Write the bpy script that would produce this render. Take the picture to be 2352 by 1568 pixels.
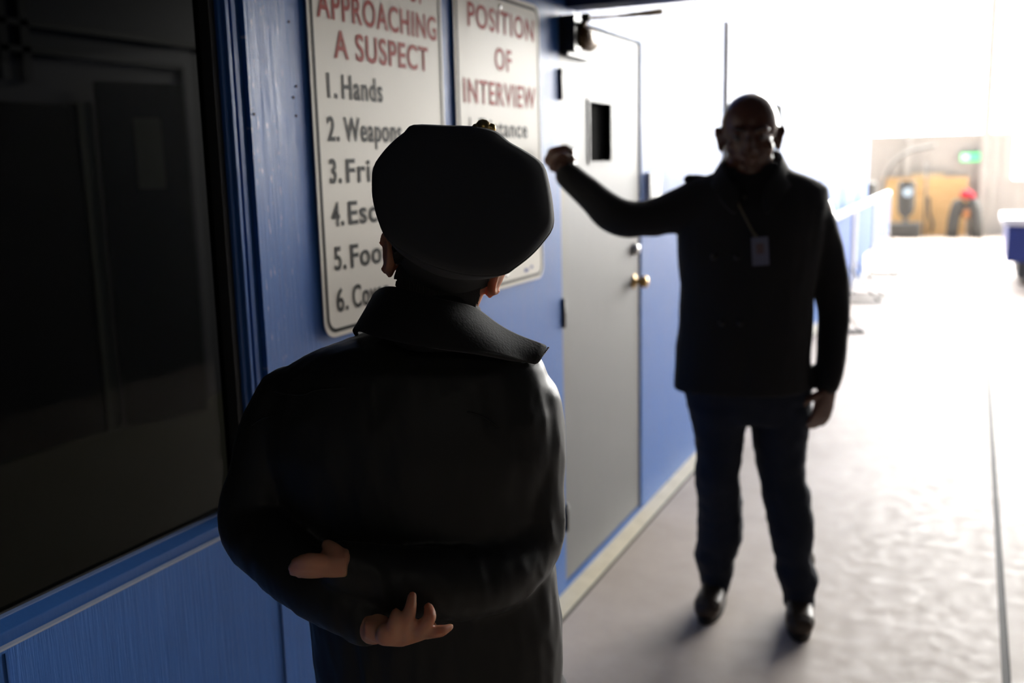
import bpy, bmesh, math, random
from mathutils import Vector as V, Matrix, noise
random.seed(5)
for o in list(bpy.data.objects): bpy.data.objects.remove(o)
S = bpy.context.scene; COL = S.collection

# ------------------------------------------------------------------ camera
RX = V((0.90930936, 0.41547221, -0.02322363))      # world x, y, z axes seen in camera space
ROWS = [(0.90930936, -0.05182904, 0.41288042), (0.41547221, 0.16845581, -0.89387107), (-0.02322363, 0.98434567, 0.17471197)]
CAM = V((0, 0, 1.65)); FPX = 2287.0
M3 = Matrix(ROWS)
cam_d = bpy.data.cameras.new('camera'); cam = bpy.data.objects.new('camera', cam_d); COL.objects.link(cam)
cam.matrix_world = Matrix.Translation(CAM) @ M3.to_4x4()
cam_d.sensor_width = 36; cam_d.lens = FPX / 2352 * 36
cam_d.clip_start = 0.05; cam_d.clip_end = 200
cam_d.dof.use_dof = True; cam_d.dof.focus_distance = 1.45; cam_d.dof.aperture_fstop = 2.8
S.camera = cam
# ------------------------------------------------------------------ light, exposure
W = bpy.data.worlds.new('world'); S.world = W; W.use_nodes = True
W.node_tree.nodes['Background'].inputs[0].default_value = (0.8, 0.9, 1.0, 1)
W.node_tree.nodes['Background'].inputs[1].default_value = 0.6
S.view_settings.view_transform = 'Standard'; S.view_settings.look = 'None'
S.view_settings.exposure = 0.0; S.view_settings.gamma = 1
S.view_settings.use_curve_mapping = False
PANEL = 40.0      # daylight glow of the translucent hangar panels

# ------------------------------------------------------------------ helpers
FWD = V((-M3[0][2], -M3[1][2], 0)).normalized()
RGT = V((FWD.y, -FWD.x, 0))
def ray(px, py): return (M3 @ V(((px-1176)/FPX, (784-py)/FPX, -1))).normalized()
def hp(px, py, D):                       # point at horizontal distance D ahead of the viewpoint
    d = ray(px, py); return CAM + d * (D / d.dot(FWD))
def onx(px, py, x):
    d = ray(px, py); return CAM + d * ((x-CAM.x)/d.x)
def ony(px, py, y):
    d = ray(px, py); return CAM + d * ((y-CAM.y)/d.y)

def link(o, parent=None):
    COL.objects.link(o)
    if parent: o.parent = parent
    return o
def obj(name, bm, mat, parent=None, smooth=False, label=None):
    me = bpy.data.meshes.new(name)
    if isinstance(bm, bpy.types.Mesh): me = bm; me.name = name
    else:
        bmesh.ops.recalc_face_normals(bm, faces=bm.faces); bm.to_mesh(me); bm.free()
    me.materials.clear(); me.materials.append(mat)
    if smooth:
        for p in me.polygons: p.use_smooth = True
    o = bpy.data.objects.new(name, me); link(o, parent)
    if label: o['label'] = label
    return o
def bevel(o, w=0.003, seg=2):
    m = o.modifiers.new('bevel', 'BEVEL'); m.width = w; m.segments = seg; m.limit_method = 'ANGLE'
    return o
def tag(o, label=None, cat=None, group=None, kind=None):
    if label: o['label'] = label
    if cat: o['category'] = cat
    if group: o['group'] = group
    if kind: o['kind'] = kind
    return o
def struct(o): o['kind'] = 'structure'; return o
def empty(name, loc=(0, 0, 0)):
    o = bpy.data.objects.new(name, None); COL.objects.link(o); o.location = loc
    o.empty_display_size = 0.05
    EMP[o.name] = V(loc); return o
EMP = {}
def settle(root):                        # children are built in world coordinates: re-base them on the thing's foot
    inv = Matrix.Translation(-V(root.location))
    for c in root.children: c.matrix_parent_inverse = inv

def box(bm, a, b, rot=None, piv=None):
    x0, y0, z0 = a; x1, y1, z1 = b
    vs = [bm.verts.new(p) for p in ((x0,y0,z0),(x1,y0,z0),(x1,y1,z0),(x0,y1,z0),(x0,y0,z1),(x1,y0,z1),(x1,y1,z1),(x0,y1,z1))]
    for f in ((0,3,2,1),(4,5,6,7),(0,1,5,4),(1,2,6,5),(2,3,7,6),(3,0,4,7)): bm.faces.new([vs[i] for i in f])
    if rot is not None:
        c = V(piv) if piv is not None else sum((v.co for v in vs), V())/8
        bmesh.ops.rotate(bm, verts=vs, cent=c, matrix=rot)
    return vs
def bx(a, b, rot=None, piv=None):
    bm = bmesh.new(); box(bm, a, b, rot, piv); return bm
def loft(bm, rings, close=True):
    R = [[bm.verts.new(p) for p in r] for r in rings]; n = len(R[0])
    for a, b in zip(R, R[1:]):
        for i in range(n): bm.faces.new((a[i], a[(i+1) % n], b[(i+1) % n], b[i]))
    if close:
        bm.faces.new(list(reversed(R[0]))); bm.faces.new(R[-1])
    return R
def ell(c, u, v, n=24, e=2.0):
    r = []
    for i in range(n):
        t = 2*math.pi*i/n; ct, st = math.cos(t), math.sin(t)
        r.append(c + u*(math.copysign(abs(ct)**(2/e), ct)) + v*(math.copysign(abs(st)**(2/e), st)))
    return r
def catmull(P, k=6):
    out = []
    for i in range(len(P)-1):
        p0 = P[max(i-1, 0)]; p1 = P[i]; p2 = P[i+1]; p3 = P[min(i+2, len(P)-1)]
        for j in range(k):
            t = j/k
            out.append(0.5*((2*p1)+(p2-p0)*t+(2*p0-5*p1+4*p2-p3)*t*t+(3*p1-p0-3*p2+p3)*t**3))
    out.append(P[-1]); return out
def tube(bm, pts, rad, n=16, k=5, flat=1.0, up=None, caps=True):
    """smooth tapering limb through pts, rounded ends"""
    P = [V(p).to_4d() for p in pts]
    for p, r in zip(P, rad): p[3] = r
    C = catmull(P, k) if len(P) > 1 else P
    pts = [c.to_3d() if False else V((c[0], c[1], c[2])) for c in C]; rr = [c[3] for c in C]
    # rounded ends
    if caps:
        d0 = (pts[0]-pts[1]).normalized(); d1 = (pts[-1]-pts[-2]).normalized()
        A = [(pts[0]+d0*rr[0]*math.sin(a), rr[0]*math.cos(a)) for a in (1.45, 1.1, 0.7, 0.35)]
        B = [(pts[-1]+d1*rr[-1]*math.sin(a), rr[-1]*math.cos(a)) for a in (0.35, 0.7, 1.1, 1.45)]
        pts = [a[0] for a in A]+pts+[b[0] for b in B]; rr = [a[1] for a in A]+rr+[b[1] for b in B]
    ref = V(up) if up else V((0, 0, 1))
    rings = []; prev = None
    for i, p in enumerate(pts):
        d = (pts[min(i+1, len(pts)-1)]-pts[max(i-1, 0)]).normalized()
        if prev is None:
            u = d.cross(ref)
            if u.length < 1e-3: u = d.cross(V((1, 0, 0)))
        else: u = prev - d*prev.dot(d)
        u.normalize(); prev = u; w = d.cross(u)
        rings.append(ell(p, u*rr[i], w*rr[i]*flat, n))
    loft(bm, rings)
def ball(bm, c, rx, ry=None, rz=None, rot=None, seg=20):
    ry = ry or rx; rz = rz or rx
    m = Matrix.Translation(V(c)) @ (rot.to_4x4() if rot else Matrix.Identity(4)) @ Matrix.Diagonal((rx, ry, rz, 1))
    bmesh.ops.create_uvsphere(bm, u_segments=seg, v_segments=seg//2, radius=1, matrix=m)
def cyl(bm, a, b, r, r2=None, n=20):
    a = V(a); b = V(b); d = (b-a).normalized(); u = d.orthogonal().normalized(); w = d.cross(u)
    loft(bm, [ell(a, u*r, w*r, n), ell(b, u*(r2 if r2 is not None else r), w*(r2 if r2 is not None else r), n)])
def bake(bm, voxel=0.006, smooth=4, wrinkle=None, factor=0.5):
    """fuse overlapping closed volumes into one continuous skin"""
    bmesh.ops.recalc_face_normals(bm, faces=bm.faces)
    me = bpy.data.meshes.new('t'); bm.to_mesh(me); bm.free()
    o = bpy.data.objects.new('t', me); COL.objects.link(o)
    m = o.modifiers.new('r', 'REMESH'); m.mode = 'VOXEL'; m.voxel_size = voxel; m.adaptivity = 0
    if smooth: s = o.modifiers.new('s', 'SMOOTH'); s.factor = factor; s.iterations = smooth
    dg = bpy.context.evaluated_depsgraph_get()
    ev = o.evaluated_get(dg); res = bpy.data.meshes.new_from_object(ev, depsgraph=dg)
    bpy.data.objects.remove(o); bpy.data.meshes.remove(me)
    if wrinkle:
        nr = [v.normal.copy() for v in res.vertices]
        for v, n_ in zip(res.vertices, nr): v.co += n_*wrinkle(v.co)
    for p in res.polygons: p.use_smooth = True
    return res
def solid(name, verts_grid, mat, parent, thick, sub=2, label=None):
    bm = bmesh.new(); G = [[bm.verts.new(p) for p in r] for r in verts_grid]
    for a, b in zip(G, G[1:]):
        for i in range(len(a)-1): bm.faces.new((a[i], a[i+1], b[i+1], b[i]))
    o = obj(name, bm, mat, parent, True, label)
    s = o.modifiers.new('sub', 'SUBSURF'); s.levels = s.render_levels = sub
    t = o.modifiers.new('sol', 'SOLIDIFY'); t.thickness = thick; t.offset = 0
    return o

# ------------------------------------------------------------------ materials
def mat(name, col, rough=0.5, metal=0.0, spec=0.5, coat=0.0, sheen=0.0, emit=None, estr=0, sss=0.0, trans=0.0):
    m = bpy.data.materials.new(name); m.use_nodes = True
    b = m.node_tree.nodes['Principled BSDF']
    b.inputs['Base Color'].default_value = (*col, 1); b.inputs['Roughness'].default_value = rough
    b.inputs['Metallic'].default_value = metal; b.inputs['Specular IOR Level'].default_value = spec
    b.inputs['Coat Weight'].default_value = coat; b.inputs['Sheen Weight'].default_value = sheen
    if emit: b.inputs['Emission Color'].default_value = (*emit, 1); b.inputs['Emission Strength'].default_value = estr
    if sss:
        b.inputs['Subsurface Weight'].default_value = sss; b.inputs['Subsurface Radius'].default_value = (1, .3, .15)
        b.inputs['Subsurface Scale'].default_value = 0.02
    return m
def nd(m, t, **kw):
    n = m.node_tree.nodes.new(t)
    for k, v in kw.items(): setattr(n, k, v)
    return n
def coords(m, scale):
    tc = nd(m, 'ShaderNodeTexCoord'); mp = nd(m, 'ShaderNodeMapping'); mp.inputs['Scale'].default_value = scale
    m.node_tree.links.new(tc.outputs['Object'], mp.inputs['Vector']); return mp.outputs['Vector']
def noise_t(m, scale=(1, 1, 1), s=5, detail=4, rough=.55):
    n = nd(m, 'ShaderNodeTexNoise'); n.inputs['Scale'].default_value = s; n.inputs['Detail'].default_value = detail
    n.inputs['Roughness'].default_value = rough
    m.node_tree.links.new(coords(m, scale), n.inputs['Vector']); return n.outputs['Fac']
def ramp(m, fac, stops):
    r = nd(m, 'ShaderNodeValToRGB'); e = r.color_ramp.elements
    while len(e) < len(stops): e.new(0.5)
    for k, (p, c) in zip(e, stops): k.position = p; k.color = (*c, 1) if len(c) == 3 else c
    m.node_tree.links.new(fac, r.inputs[0]); return r.outputs[0]
def bump(m, fac, strength=0.2, dist=0.01):
    b = nd(m, 'ShaderNodeBump'); b.inputs['Strength'].default_value = strength; b.inputs['Distance'].default_value = dist
    m.node_tree.links.new(fac, b.inputs['Height'])
    m.node_tree.links.new(b.outputs[0], m.node_tree.nodes['Principled BSDF'].inputs['Normal'])
    return b
def setin(m, sock, out): m.node_tree.links.new(out, m.node_tree.nodes['Principled BSDF'].inputs[sock])

def wood_paint(name, c0, c1, r0, r1, chips=False, bs=0.5):
    m = mat(name, c0, 0.3, spec=0.25)
    g = noise_t(m, (1, 14, 0.8), 6, 6, .65)
    col = ramp(m, g, [(0.3, c0), (0.7, c1)])
    if chips:
        ch = noise_t(m, (1, 60, 9), 2.2, 5, .6)
        k = ramp(m, ch, [(0.62, (0, 0, 0)), (0.68, (1, 1, 1))])
        tc = nd(m, 'ShaderNodeTexCoord'); sx = nd(m, 'ShaderNodeSeparateXYZ'); m.node_tree.links.new(tc.outputs['Object'], sx.inputs[0])
        my = nd(m, 'ShaderNodeMapRange'); my.inputs[1].default_value = 1.86; my.inputs[2].default_value = 1.74
        m.node_tree.links.new(sx.outputs['Y'], my.inputs[0])
        mz = nd(m, 'ShaderNodeMapRange'); mz.inputs[1].default_value = 1.1; mz.inputs[2].default_value = 1.5
        m.node_tree.links.new(sx.outputs['Z'], mz.inputs[0])
        mu = nd(m, 'ShaderNodeMath', operation='MULTIPLY'); m.node_tree.links.new(my.outputs[0], mu.inputs[0]); m.node_tree.links.new(mz.outputs[0], mu.inputs[1])
        mu2 = nd(m, 'ShaderNodeMath', operation='MULTIPLY'); m.node_tree.links.new(mu.outputs[0], mu2.inputs[0]); m.node_tree.links.new(k, mu2.inputs[1])
        mx = nd(m, 'ShaderNodeMix', data_type='RGBA'); m.node_tree.links.new(mu2.outputs[0], mx.inputs['Factor'])
        m.node_tree.links.new(col, mx.inputs[6]); mx.inputs[7].default_value = (0.55, 0.6, 0.75, 1); col = mx.outputs[2]
    setin(m, 'Base Color', col)
    rr = nd(m, 'ShaderNodeMapRange'); rr.inputs[1].default_value = .3; rr.inputs[2].default_value = .7
    rr.inputs[3].default_value = r0; rr.inputs[4].default_value = r1
    m.node_tree.links.new(g, rr.inputs[0]); setin(m, 'Roughness', rr.outputs[0])
    bump(m, noise_t(m, (1, 26, 1.1), 7, 6, .7), bs, 0.004)
    return m
BLUE = wood_paint('blue plywood paint', (0.024, 0.11, 0.37), (0.040, 0.145, 0.46), 0.36, 0.58, True, 0.6)
BLUET = mat('blue trim paint', (0.022, 0.095, 0.31), 0.3)
bump(BLUET, noise_t(BLUET, (8, 8, 1), 12), 0.2, 0.003)
FLOORM = mat('worn concrete', (0.33, 0.29, 0.26), 0.6, spec=0.25)
_n = noise_t(FLOORM, (1, 1, 1), 1.3, 8, .65)
setin(FLOORM, 'Base Color', ramp(FLOORM, _n, [(0.3, (0.33, 0.275, 0.235)), (0.55, (0.41, 0.35, 0.305)), (0.8, (0.49, 0.435, 0.39))]))
_rr = nd(FLOORM, 'ShaderNodeMapRange'); _rr.inputs[1].default_value = .3; _rr.inputs[2].default_value = .7; _rr.inputs[3].default_value = .5; _rr.inputs[4].default_value = .75
FLOORM.node_tree.links.new(noise_t(FLOORM, (1, 1, 1), 14, 8, .7), _rr.inputs[0]); setin(FLOORM, 'Roughness', _rr.outputs[0])
bump(FLOORM, noise_t(FLOORM, (1, 1, 1), 60, 8, .7), 0.08, 0.003)
CREAM = mat('cream floor paint', (0.60, 0.53, 0.37), 0.45)
setin(CREAM, 'Base Color', ramp(CREAM, noise_t(CREAM, (1, 1, 1), 9, 6), [(0.3, (0.5, 0.44, 0.30)), (0.7, (0.66, 0.59, 0.43))]))
DARKJ = mat('dark joint filler', (0.02, 0.018, 0.015), 0.8)
SOFF = mat('dark blue soffit paint', (0.02, 0.035, 0.09), 0.5)
GREYW = mat('grey hangar sheet', (0.55, 0.54, 0.52), 0.6)
bump(GREYW, noise_t(GREYW, (1, 1, 1), 3), 0.1, 0.01)
DARKW = mat('dark grey block wall', (0.07, 0.07, 0.075), 0.7)
bump(DARKW, noise_t(DARKW, (1, 1, 1), 30), 0.2, 0.004)
ROOF = mat('dark roof deck', (0.10, 0.10, 0.11), 0.8)
GLOW = mat('translucent daylight panel', (0.8, 0.8, 0.78), 0.5, emit=(1.0, 0.985, 0.95), estr=PANEL)
ROOMW = mat('grey room wall paint', (0.20, 0.20, 0.22), 0.7)
ROOMF = mat('olive room floor', (0.10, 0.10, 0.07), 0.5)
ROOMD = mat('dark room door', (0.035, 0.037, 0.03), 0.5)
JAMB = mat('khaki jamb paint', (0.30, 0.30, 0.22), 0.5)
BLACK = mat('black gasket', (0.008, 0.008, 0.008), 0.6)
DOORM = mat('grey steel door paint', (0.15, 0.15, 0.15), 0.5, spec=0.3)
bump(DOORM, noise_t(DOORM, (1, 3, 1), 4, 6), 0.12, 0.01)
BRASS = mat('worn brass', (0.50, 0.32, 0.12), 0.3, 1.0)
STEEL = mat('dull steel', (0.5, 0.5, 0.5), 0.35, 1.0)
BRONZE = mat('brown oiled metal', (0.12, 0.07, 0.025), 0.45, 0.3)
BLKMET = mat('black metal', (0.02, 0.02, 0.02), 0.4, 0.5)
SIGNW = mat('cream reflective sheet', (0.78, 0.74, 0.66), 0.6, spec=0.18, coat=0.03)
SIGNW.node_tree.nodes['Principled BSDF'].inputs['Coat Roughness'].default_value = 0.12
bump(SIGNW, noise_t(SIGNW, (1, 1, 1), 6, 3), 0.12, 0.006)
SIGNK = mat('black sign ink', (0.012, 0.012, 0.010), 0.65, spec=0.12)
SIGNR = mat('faded red sign ink', (0.36, 0.045, 0.035), 0.65, spec=0.12)
SIGNB = mat('blue sign ink', (0.05, 0.08, 0.30), 0.65, spec=0.12)
PLY = mat('orange plywood', (0.62, 0.36, 0.13), 0.6)
setin(PLY, 'Base Color', ramp(PLY, noise_t(PLY, (1, 1, 6), 3), [(0.3, (0.66, 0.42, 0.19)), (0.7, (0.80, 0.55, 0.28))]))
PALEW = mat('pale timber', (0.75, 0.62, 0.42), 0.6)
WHITE = mat('white gloss plastic', (0.85, 0.85, 0.85), 0.35)
BARB = mat('blue barrier board', (0.13, 0.19, 0.42), 0.8, spec=0.1)
NAVY = mat('navy cart panel', (0.02, 0.04, 0.20), 0.4)
CHARC = mat('charcoal plastic', (0.07, 0.072, 0.07), 0.6)
RED = mat('red cloth', (0.45, 0.02, 0.04), 0.8)
TAN = mat('tan leather', (0.35, 0.14, 0.05), 0.6)
GREEN = mat('green exit lens', (0.1, 0.7, 0.25), 0.4, emit=(0.15, 0.9, 0.35), estr=1.0)
PALEG = mat('pale exit lens', (0.6, 0.9, 0.7), 0.4, emit=(0.6, 1.0, 0.75), estr=1.0)
GREYP = mat('grey pipe', (0.16, 0.155, 0.15), 0.5)
SILV = mat('pale blue glass face', (0.5, 0.65, 0.8), 0.2)
def fabric(name, col, rough, sheen, fs=900, st=0.12):
    m = mat(name, col, rough, spec=0.3, sheen=sheen)
    m.node_tree.nodes['Principled BSDF'].inputs['Sheen Roughness'].default_value = 0.4
    bump(m, noise_t(m, (1, 1, 1), fs, 2), st, 0.001); return m
JACK = fabric('black softshell', (0.016, 0.016, 0.014), 0.5, 0.04)
FLEE = fabric('black fleece', (0.012, 0.012, 0.012), 0.9, 0.06, 260, 0.6)
CAPM = fabric('black cap cloth', (0.06, 0.06, 0.06), 0.8, 0.03, 700)
WOOL = fabric('black wool coat', (0.010, 0.010, 0.011), 0.85, 0.04, 400)
JEAN = fabric('dark indigo denim', (0.010, 0.014, 0.025), 0.85, 0.05, 600)
TROU = fabric('black uniform trousers', (0.012, 0.012, 0.013), 0.8, 0.05)
LEATH = mat('brown leather boot', (0.05, 0.032, 0.018), 0.42)
SOLE = mat('dark rubber sole', (0.02, 0.015, 0.01), 0.7)
SKIN1 = mat('light brown skin', (0.55, 0.26, 0.15), 0.5, sss=0.5)
SKIN2 = mat('dark brown skin', (0.10, 0.045, 0.028), 0.24, sss=0.1)
HAIR = mat('black hair', (0.012, 0.010, 0.008), 0.5)
bump(HAIR, noise_t(HAIR, (1, 1, 0.15), 500, 2), 0.5, 0.002)
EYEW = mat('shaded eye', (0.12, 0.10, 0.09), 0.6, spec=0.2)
GOLD = mat('gold badge', (0.6, 0.42, 0.15), 0.3, 1.0)
CARD = mat('badge card', (0.11, 0.115, 0.17), 0.45)
CARD2 = mat('badge portrait', (0.10, 0.06, 0.06), 0.4)
CORD = mat('lanyard cord', (0.10, 0.085, 0.05), 0.7)

PANE = bpy.data.materials.new('dark window glass'); PANE.use_nodes = True
_t = PANE.node_tree; _t.nodes.clear()
_o = _t.nodes.new('ShaderNodeOutputMaterial'); _mx = _t.nodes.new('ShaderNodeMixShader'); _tr = _t.nodes.new('ShaderNodeBsdfTransparent')
_gl = _t.nodes.new('ShaderNodeBsdfGlossy'); _fr = _t.nodes.new('ShaderNodeFresnel'); _fr.inputs[0].default_value = 1.16
_tr.inputs[0].default_value = (0.62, 0.62, 0.6, 1); _gl.inputs['Roughness'].default_value = 0.03
_t.links.new(_fr.outputs[0], _mx.inputs[0]); _t.links.new(_tr.outputs[0], _mx.inputs[1]); _t.links.new(_gl.outputs[0], _mx.inputs[2]); _t.links.new(_mx.outputs[0], _o.inputs[0])

# ------------------------------------------------------------------ the place
XW = -1.37                                   # face of the blue wall
YE = 22.7                                    # hangar end wall
bm = bmesh.new()
box(bm, (-14, -3, -0.2), (0.165, YE, 0)); box(bm, (0.192, -3, -0.2), (9.0, YE, 0))
struct(obj('floor', bm, FLOORM))
struct(obj('trim_6', bx((0.165, -3, -0.2), (0.192, YE, -0.006)), DARKJ))
struct(obj('trim_1', bx((XW-0.1, -3, 0), (-1.292, 15.2, 0.004)), CREAM))
struct(obj('trim_2', bx((-1.292, -3, 0), (-1.28, 15.2, 0.002)), DARKJ))
# blue partition wall with window and door openings
bm = bmesh.new()
def wseg(y0, y1, z0, z1, dx=0): box(bm, (XW-0.11, y0, z0), (XW+dx, y1, z1))
wseg(-3, 15.2, 0.004, 0.02)
wseg(-3, 1.70, 0.02, 0.905); wseg(-3, -1.2, 0.905, 2.9); wseg(-1.2, 1.70, 2.3, 2.9)
wseg(1.70, 3.42, 0.02, 2.9); wseg(3.42, 4.405, 2.17, 2.9)
wseg(4.405, 6.03, 0.02, 2.9); wseg(6.13, 7.32, 0.02, 2.9)
wseg(6.03, 6.13, 0.02, 1.2); wseg(6.03, 6.13, 2.45, 2.9)
wseg(7.32, 8.02, 0.02, 1.72); wseg(7.32, 8.02, 2.05, 2.9); wseg(8.02, 9.0, 0.02, 2.9)
wseg(9.0, 15.2, 0.02, 2.83)
box(bm, (XW-0.11, 4.405, 2.9), (XW-0.005, 9.0, 3.7))
# board joints standing slightly proud
for y in (10.4, 12.2, 13.9): box(bm, (XW, y, 0.02), (XW+0.012, y+0.05, 2.83))
wall = struct(obj('wall_left', bm, BLUE))
bm = bmesh.new()
for (px, py) in ((663, 50), (680, 198), (674, 224), (680, 266), (583, 262)):
    p = onx(px, py, XW); cyl(bm, p+V((-.004, 0, 0)), p+V((.0012, 0, 0)), 0.003, n=10)
obj('screw_hole', bm, DARKJ, wall)
bm = bmesh.new(); p = onx(650, 1460, XW)
box(bm, (XW, p.y-0.0015, 0.02), (XW+0.0025, p.y+0.0015, 0.905)); q = onx(12, 1500, XW); box(bm, (XW, q.y-0.002, 0.02), (XW+0.0025, q.y+0.002, 0.9))
obj('board_seam', bm, BLUET, wall)

obj('wall_joint', bx((XW-0.10, 6.03, 1.201), (XW+0.006, 6.13, 2.449)), mat('dark joint cover strip', (0.03, 0.028, 0.025), 0.95, spec=0.02), wall)
# window_1 : frame, gasket, sill, pane
w1 = struct(empty('window_1', (XW, 0.2, 0.905)))
bm = bmesh.new()
box(bm, (XW-0.05, 1.635, 0.94), (XW-0.012, 1.70, 2.3)); box(bm, (XW-0.05, 1.648, 0.94), (XW-0.004, 1.658, 2.3))
box(bm, (XW-0.05, 1.668, 0.94), (XW-0.006, 1.682, 2.3)); box(bm, (XW-0.05, -1.2, 2.26), (XW-0.012, 1.70, 2.3))
box(bm, (XW-0.05, -1.2, 0.94), (XW-0.012, -1.14, 2.3))
bevel(obj('frame', bm, BLUET, w1), 0.002)
obj('edge_highlight', bx((XW-0.0098, -3, 0.905), (XW+0.0015, 1.70, 0.9085)), mat('painted edge highlight', (0.34, 0.38, 0.48), 0.6), w1)  # grazing highlight on the board's top edge, painted as a pale strip
obj('lip_highlight', bx((XW-0.058, -1.2, 0.942), (XW-0.031, 1.62, 0.9440)), mat('painted lip highlight', (0.16, 0.24, 0.46), 0.5), w1)  # light caught by the sill top, put in as a paler blue strip
bm = bmesh.new()
pr = [(-0.06, 0.905), (-0.010, 0.905), (-0.010, 0.928), (-0.032, 0.942), (-0.06, 0.942)]
loft(bm, [[V((XW+x, y, z)) for x, z in pr] for y in (-1.2, 1.70)])
bevel(obj('sill', bm, BLUET, w1), 0.002)
bm = bmesh.new(); box(bm, (XW-0.06, 1.618, 0.94), (XW-0.02, 1.635, 2.28)); box(bm, (XW-0.06, -1.2, 0.9442), (XW-0.042, 1.62, 0.947))
obj('gasket', bm, BLACK, w1)
bm = bmesh.new(); box(bm, (XW-0.050, -1.16, 0.944), (XW-0.046, 1.62, 2.28)); obj('pane', bm, PANE, w1)
settle(w1)

# the room behind the glass
XR = -5.1
struct(obj('wall_room', bx((XR-0.1, -3, 0), (XR, 9, 3.2)), ROOMW))
struct(obj('wall_room_far', bx((XR, 8.9, 0), (XW-0.11, 9.0, 3.2)), ROOMW))
struct(obj('wall_room_near', bx((XR, -3.1, 0), (XW-0.11, -3.0, 3.2)), DARKW))
struct(obj('ceiling_room', bx((XR, -3, 3.2), (XW-0.11, 9, 3.25)), DARKW))
struct(obj('floor_room', bx((XR, -3, 0.0), (XW-0.11, 9, 0.006)), ROOMF))
bm = bmesh.new()
for a, b in (((80, 55), (490, 110)), ((130, 120), (420, 152))):
    A = onx(*a, XR+0.05); B = onx(*b, XR+0.05); zz = (A.z+B.z)/2
    box(bm, (XR, A.y-1.5, zz-0.02), (XR+0.05, B.y, zz+0.015))
A = onx(425, 155, XR+0.05); box(bm, (XR, A.y-0.03, 0.01), (XR+0.05, A.y, A.z))
for px in (22, 72): 
    A = onx(px, 120, XR+0.05); box(bm, (XR, A.y-0.06, 2.2), (XR+0.05, A.y, 3.2))
struct(obj('trim_3', bm, mat('conduit paint', (0.10, 0.10, 0.11), 0.5)))
# dark doorway with khaki jambs and an open dark leaf
A = onx(195, 235, XR+0.08); B = onx(380, 228, XR+0.08)
d2 = struct(empty('door_2', (XR, (A.y+B.y)/2, 0)))
bm = bmesh.new(); box(bm, (XR, A.y-0.05, 0.006), (XR+0.08, A.y+0.05, A.z)); box(bm, (XR, B.y-0.07, 0.006), (XR+0.08, B.y+0.10, B.z)); 
obj('jamb', bm, JAMB, d2)
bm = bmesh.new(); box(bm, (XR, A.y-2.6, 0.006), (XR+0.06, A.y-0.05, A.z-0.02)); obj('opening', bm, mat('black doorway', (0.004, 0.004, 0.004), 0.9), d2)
bm = bmesh.new(); h = 2.22; box(bm, (XR+0.085, A.y+0.06, 0.02), (XR+0.13, B.y-0.06, h), Matrix.Rotation(math.radians(-22), 3, 'Z'), (XR+0.1, A.y+0.06, 0))
lf = obj('leaf', bm, ROOMD, d2)
bm = bmesh.new(); box(bm, (XR+0.128, A.y+0.28, 1.55), (XR+0.134, A.y+0.46, 2.0), Matrix.Rotation(math.radians(-22), 3, 'Z'), (XR+0.1, A.y+0.06, 0)); obj('vision_panel', bm, JAMB, lf)
settle(d2)
bm = bmesh.new(); A = onx(500, 495, XR); ball(bm, A+V((0.03, 0, 0)), 0.03); tag(obj('wall_button', bm, BLACK, None, True), 'small dark round button on the grey wall seen through the dark window', 'button')
lr = bpy.data.lights.new('room_fill', 'AREA'); lr.energy = 22; lr.size = 1.2; lr.color = (1, 0.98, 0.9)  # unseen fill light, added so the room shows through the glass
lo = bpy.data.objects.new('room_fill', lr); COL.objects.link(lo); lo.location = (-3.8, 6.9, 3.15)
tag(lo, 'added dim fill light inside the dark room behind the window', 'fill light')

l2 = bpy.data.lights.new('corridor_fill', 'AREA'); l2.energy = 5; l2.size = 1.0; l2.color = (1, 0.93, 0.8)  # unseen warm fill, added behind the camera to lift the dark clothes
l2o = bpy.data.objects.new('corridor_fill', l2); COL.objects.link(l2o); l2o.location = (0.9, -1.0, 2.38)
tag(l2o, 'added weak warm fill light under the low ceiling of the near corridor', 'fill light')
# rest of the shell
struct(obj('wall_back', bx((-1.37, -3.1, 0), (9, -3.0, 3.2)), DARKW))
struct(obj('wall_right', bx((3.2, -3, 0), (3.3, 9.5, 9.2)), DARKW))  # unseen opposite wall, lengthened and raised to keep side light out
struct(obj('ceiling', bx((-1.37, -3, 2.42), (9, 3.5, 2.5)), SOFF))
struct(obj('trim_4', bx((-1.37, 3.5, 2.205), (9, 3.62, 3.6)), SOFF))
struct(obj('roof', bx((-14, 3.5, 9.2), (9.1, YE+.2, 9.3)), ROOF))
struct(obj('wall_upper', bx((-14, 3.5, 2.9), (9, 3.6, 9.2)), ROOF))
struct(obj('wall_far_left', bx((-14.1, -3, 0), (-14, YE, 9.2)), GREYW))
# end wall: grey corrugated dado, translucent daylight panels above
bm = bmesh.new(); x = -14.0
box(bm, (-14, YE, 0), (0.70, YE+0.1, 2.03)); box(bm, (0.70, YE, 0), (9, YE+0.1, 1.12)); box(bm, (0.70, YE, 1.98), (9, YE+0.1, 2.03)); box(bm, (2.4, YE, 1.12), (9, YE+0.1, 1.98))
while x < 9: box(bm, (x, YE-0.025, 0.0), (x+0.06, YE, 1.1 if x > .66 and x < 2.4 else 2.0)); x += 0.22
we = struct(obj('wall_end', bm, GREYW))
bm = bmesh.new(); box(bm, (-14, YE-0.06, 2.0), (9, YE, 2.07)); obj('rail', bm, GREYW, we)
for i, x in enumerate((-7.3, -4.3, -1.27, 0.20, 3.2, 6.2)):
    bm = bmesh.new(); w = 0.10 if i != 3 else 0.17
    box(bm, (x-w/2, YE-0.16, 0), (x+w/2, YE-0.02, 9.2)); obj('post', bm, GREYW, we)
gl = struct(empty('window_3', (0, YE, 2.07)))
xs = [-14, -7.3, -4.3, -1.27, 0.20, 3.2, 6.2, 9]
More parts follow.
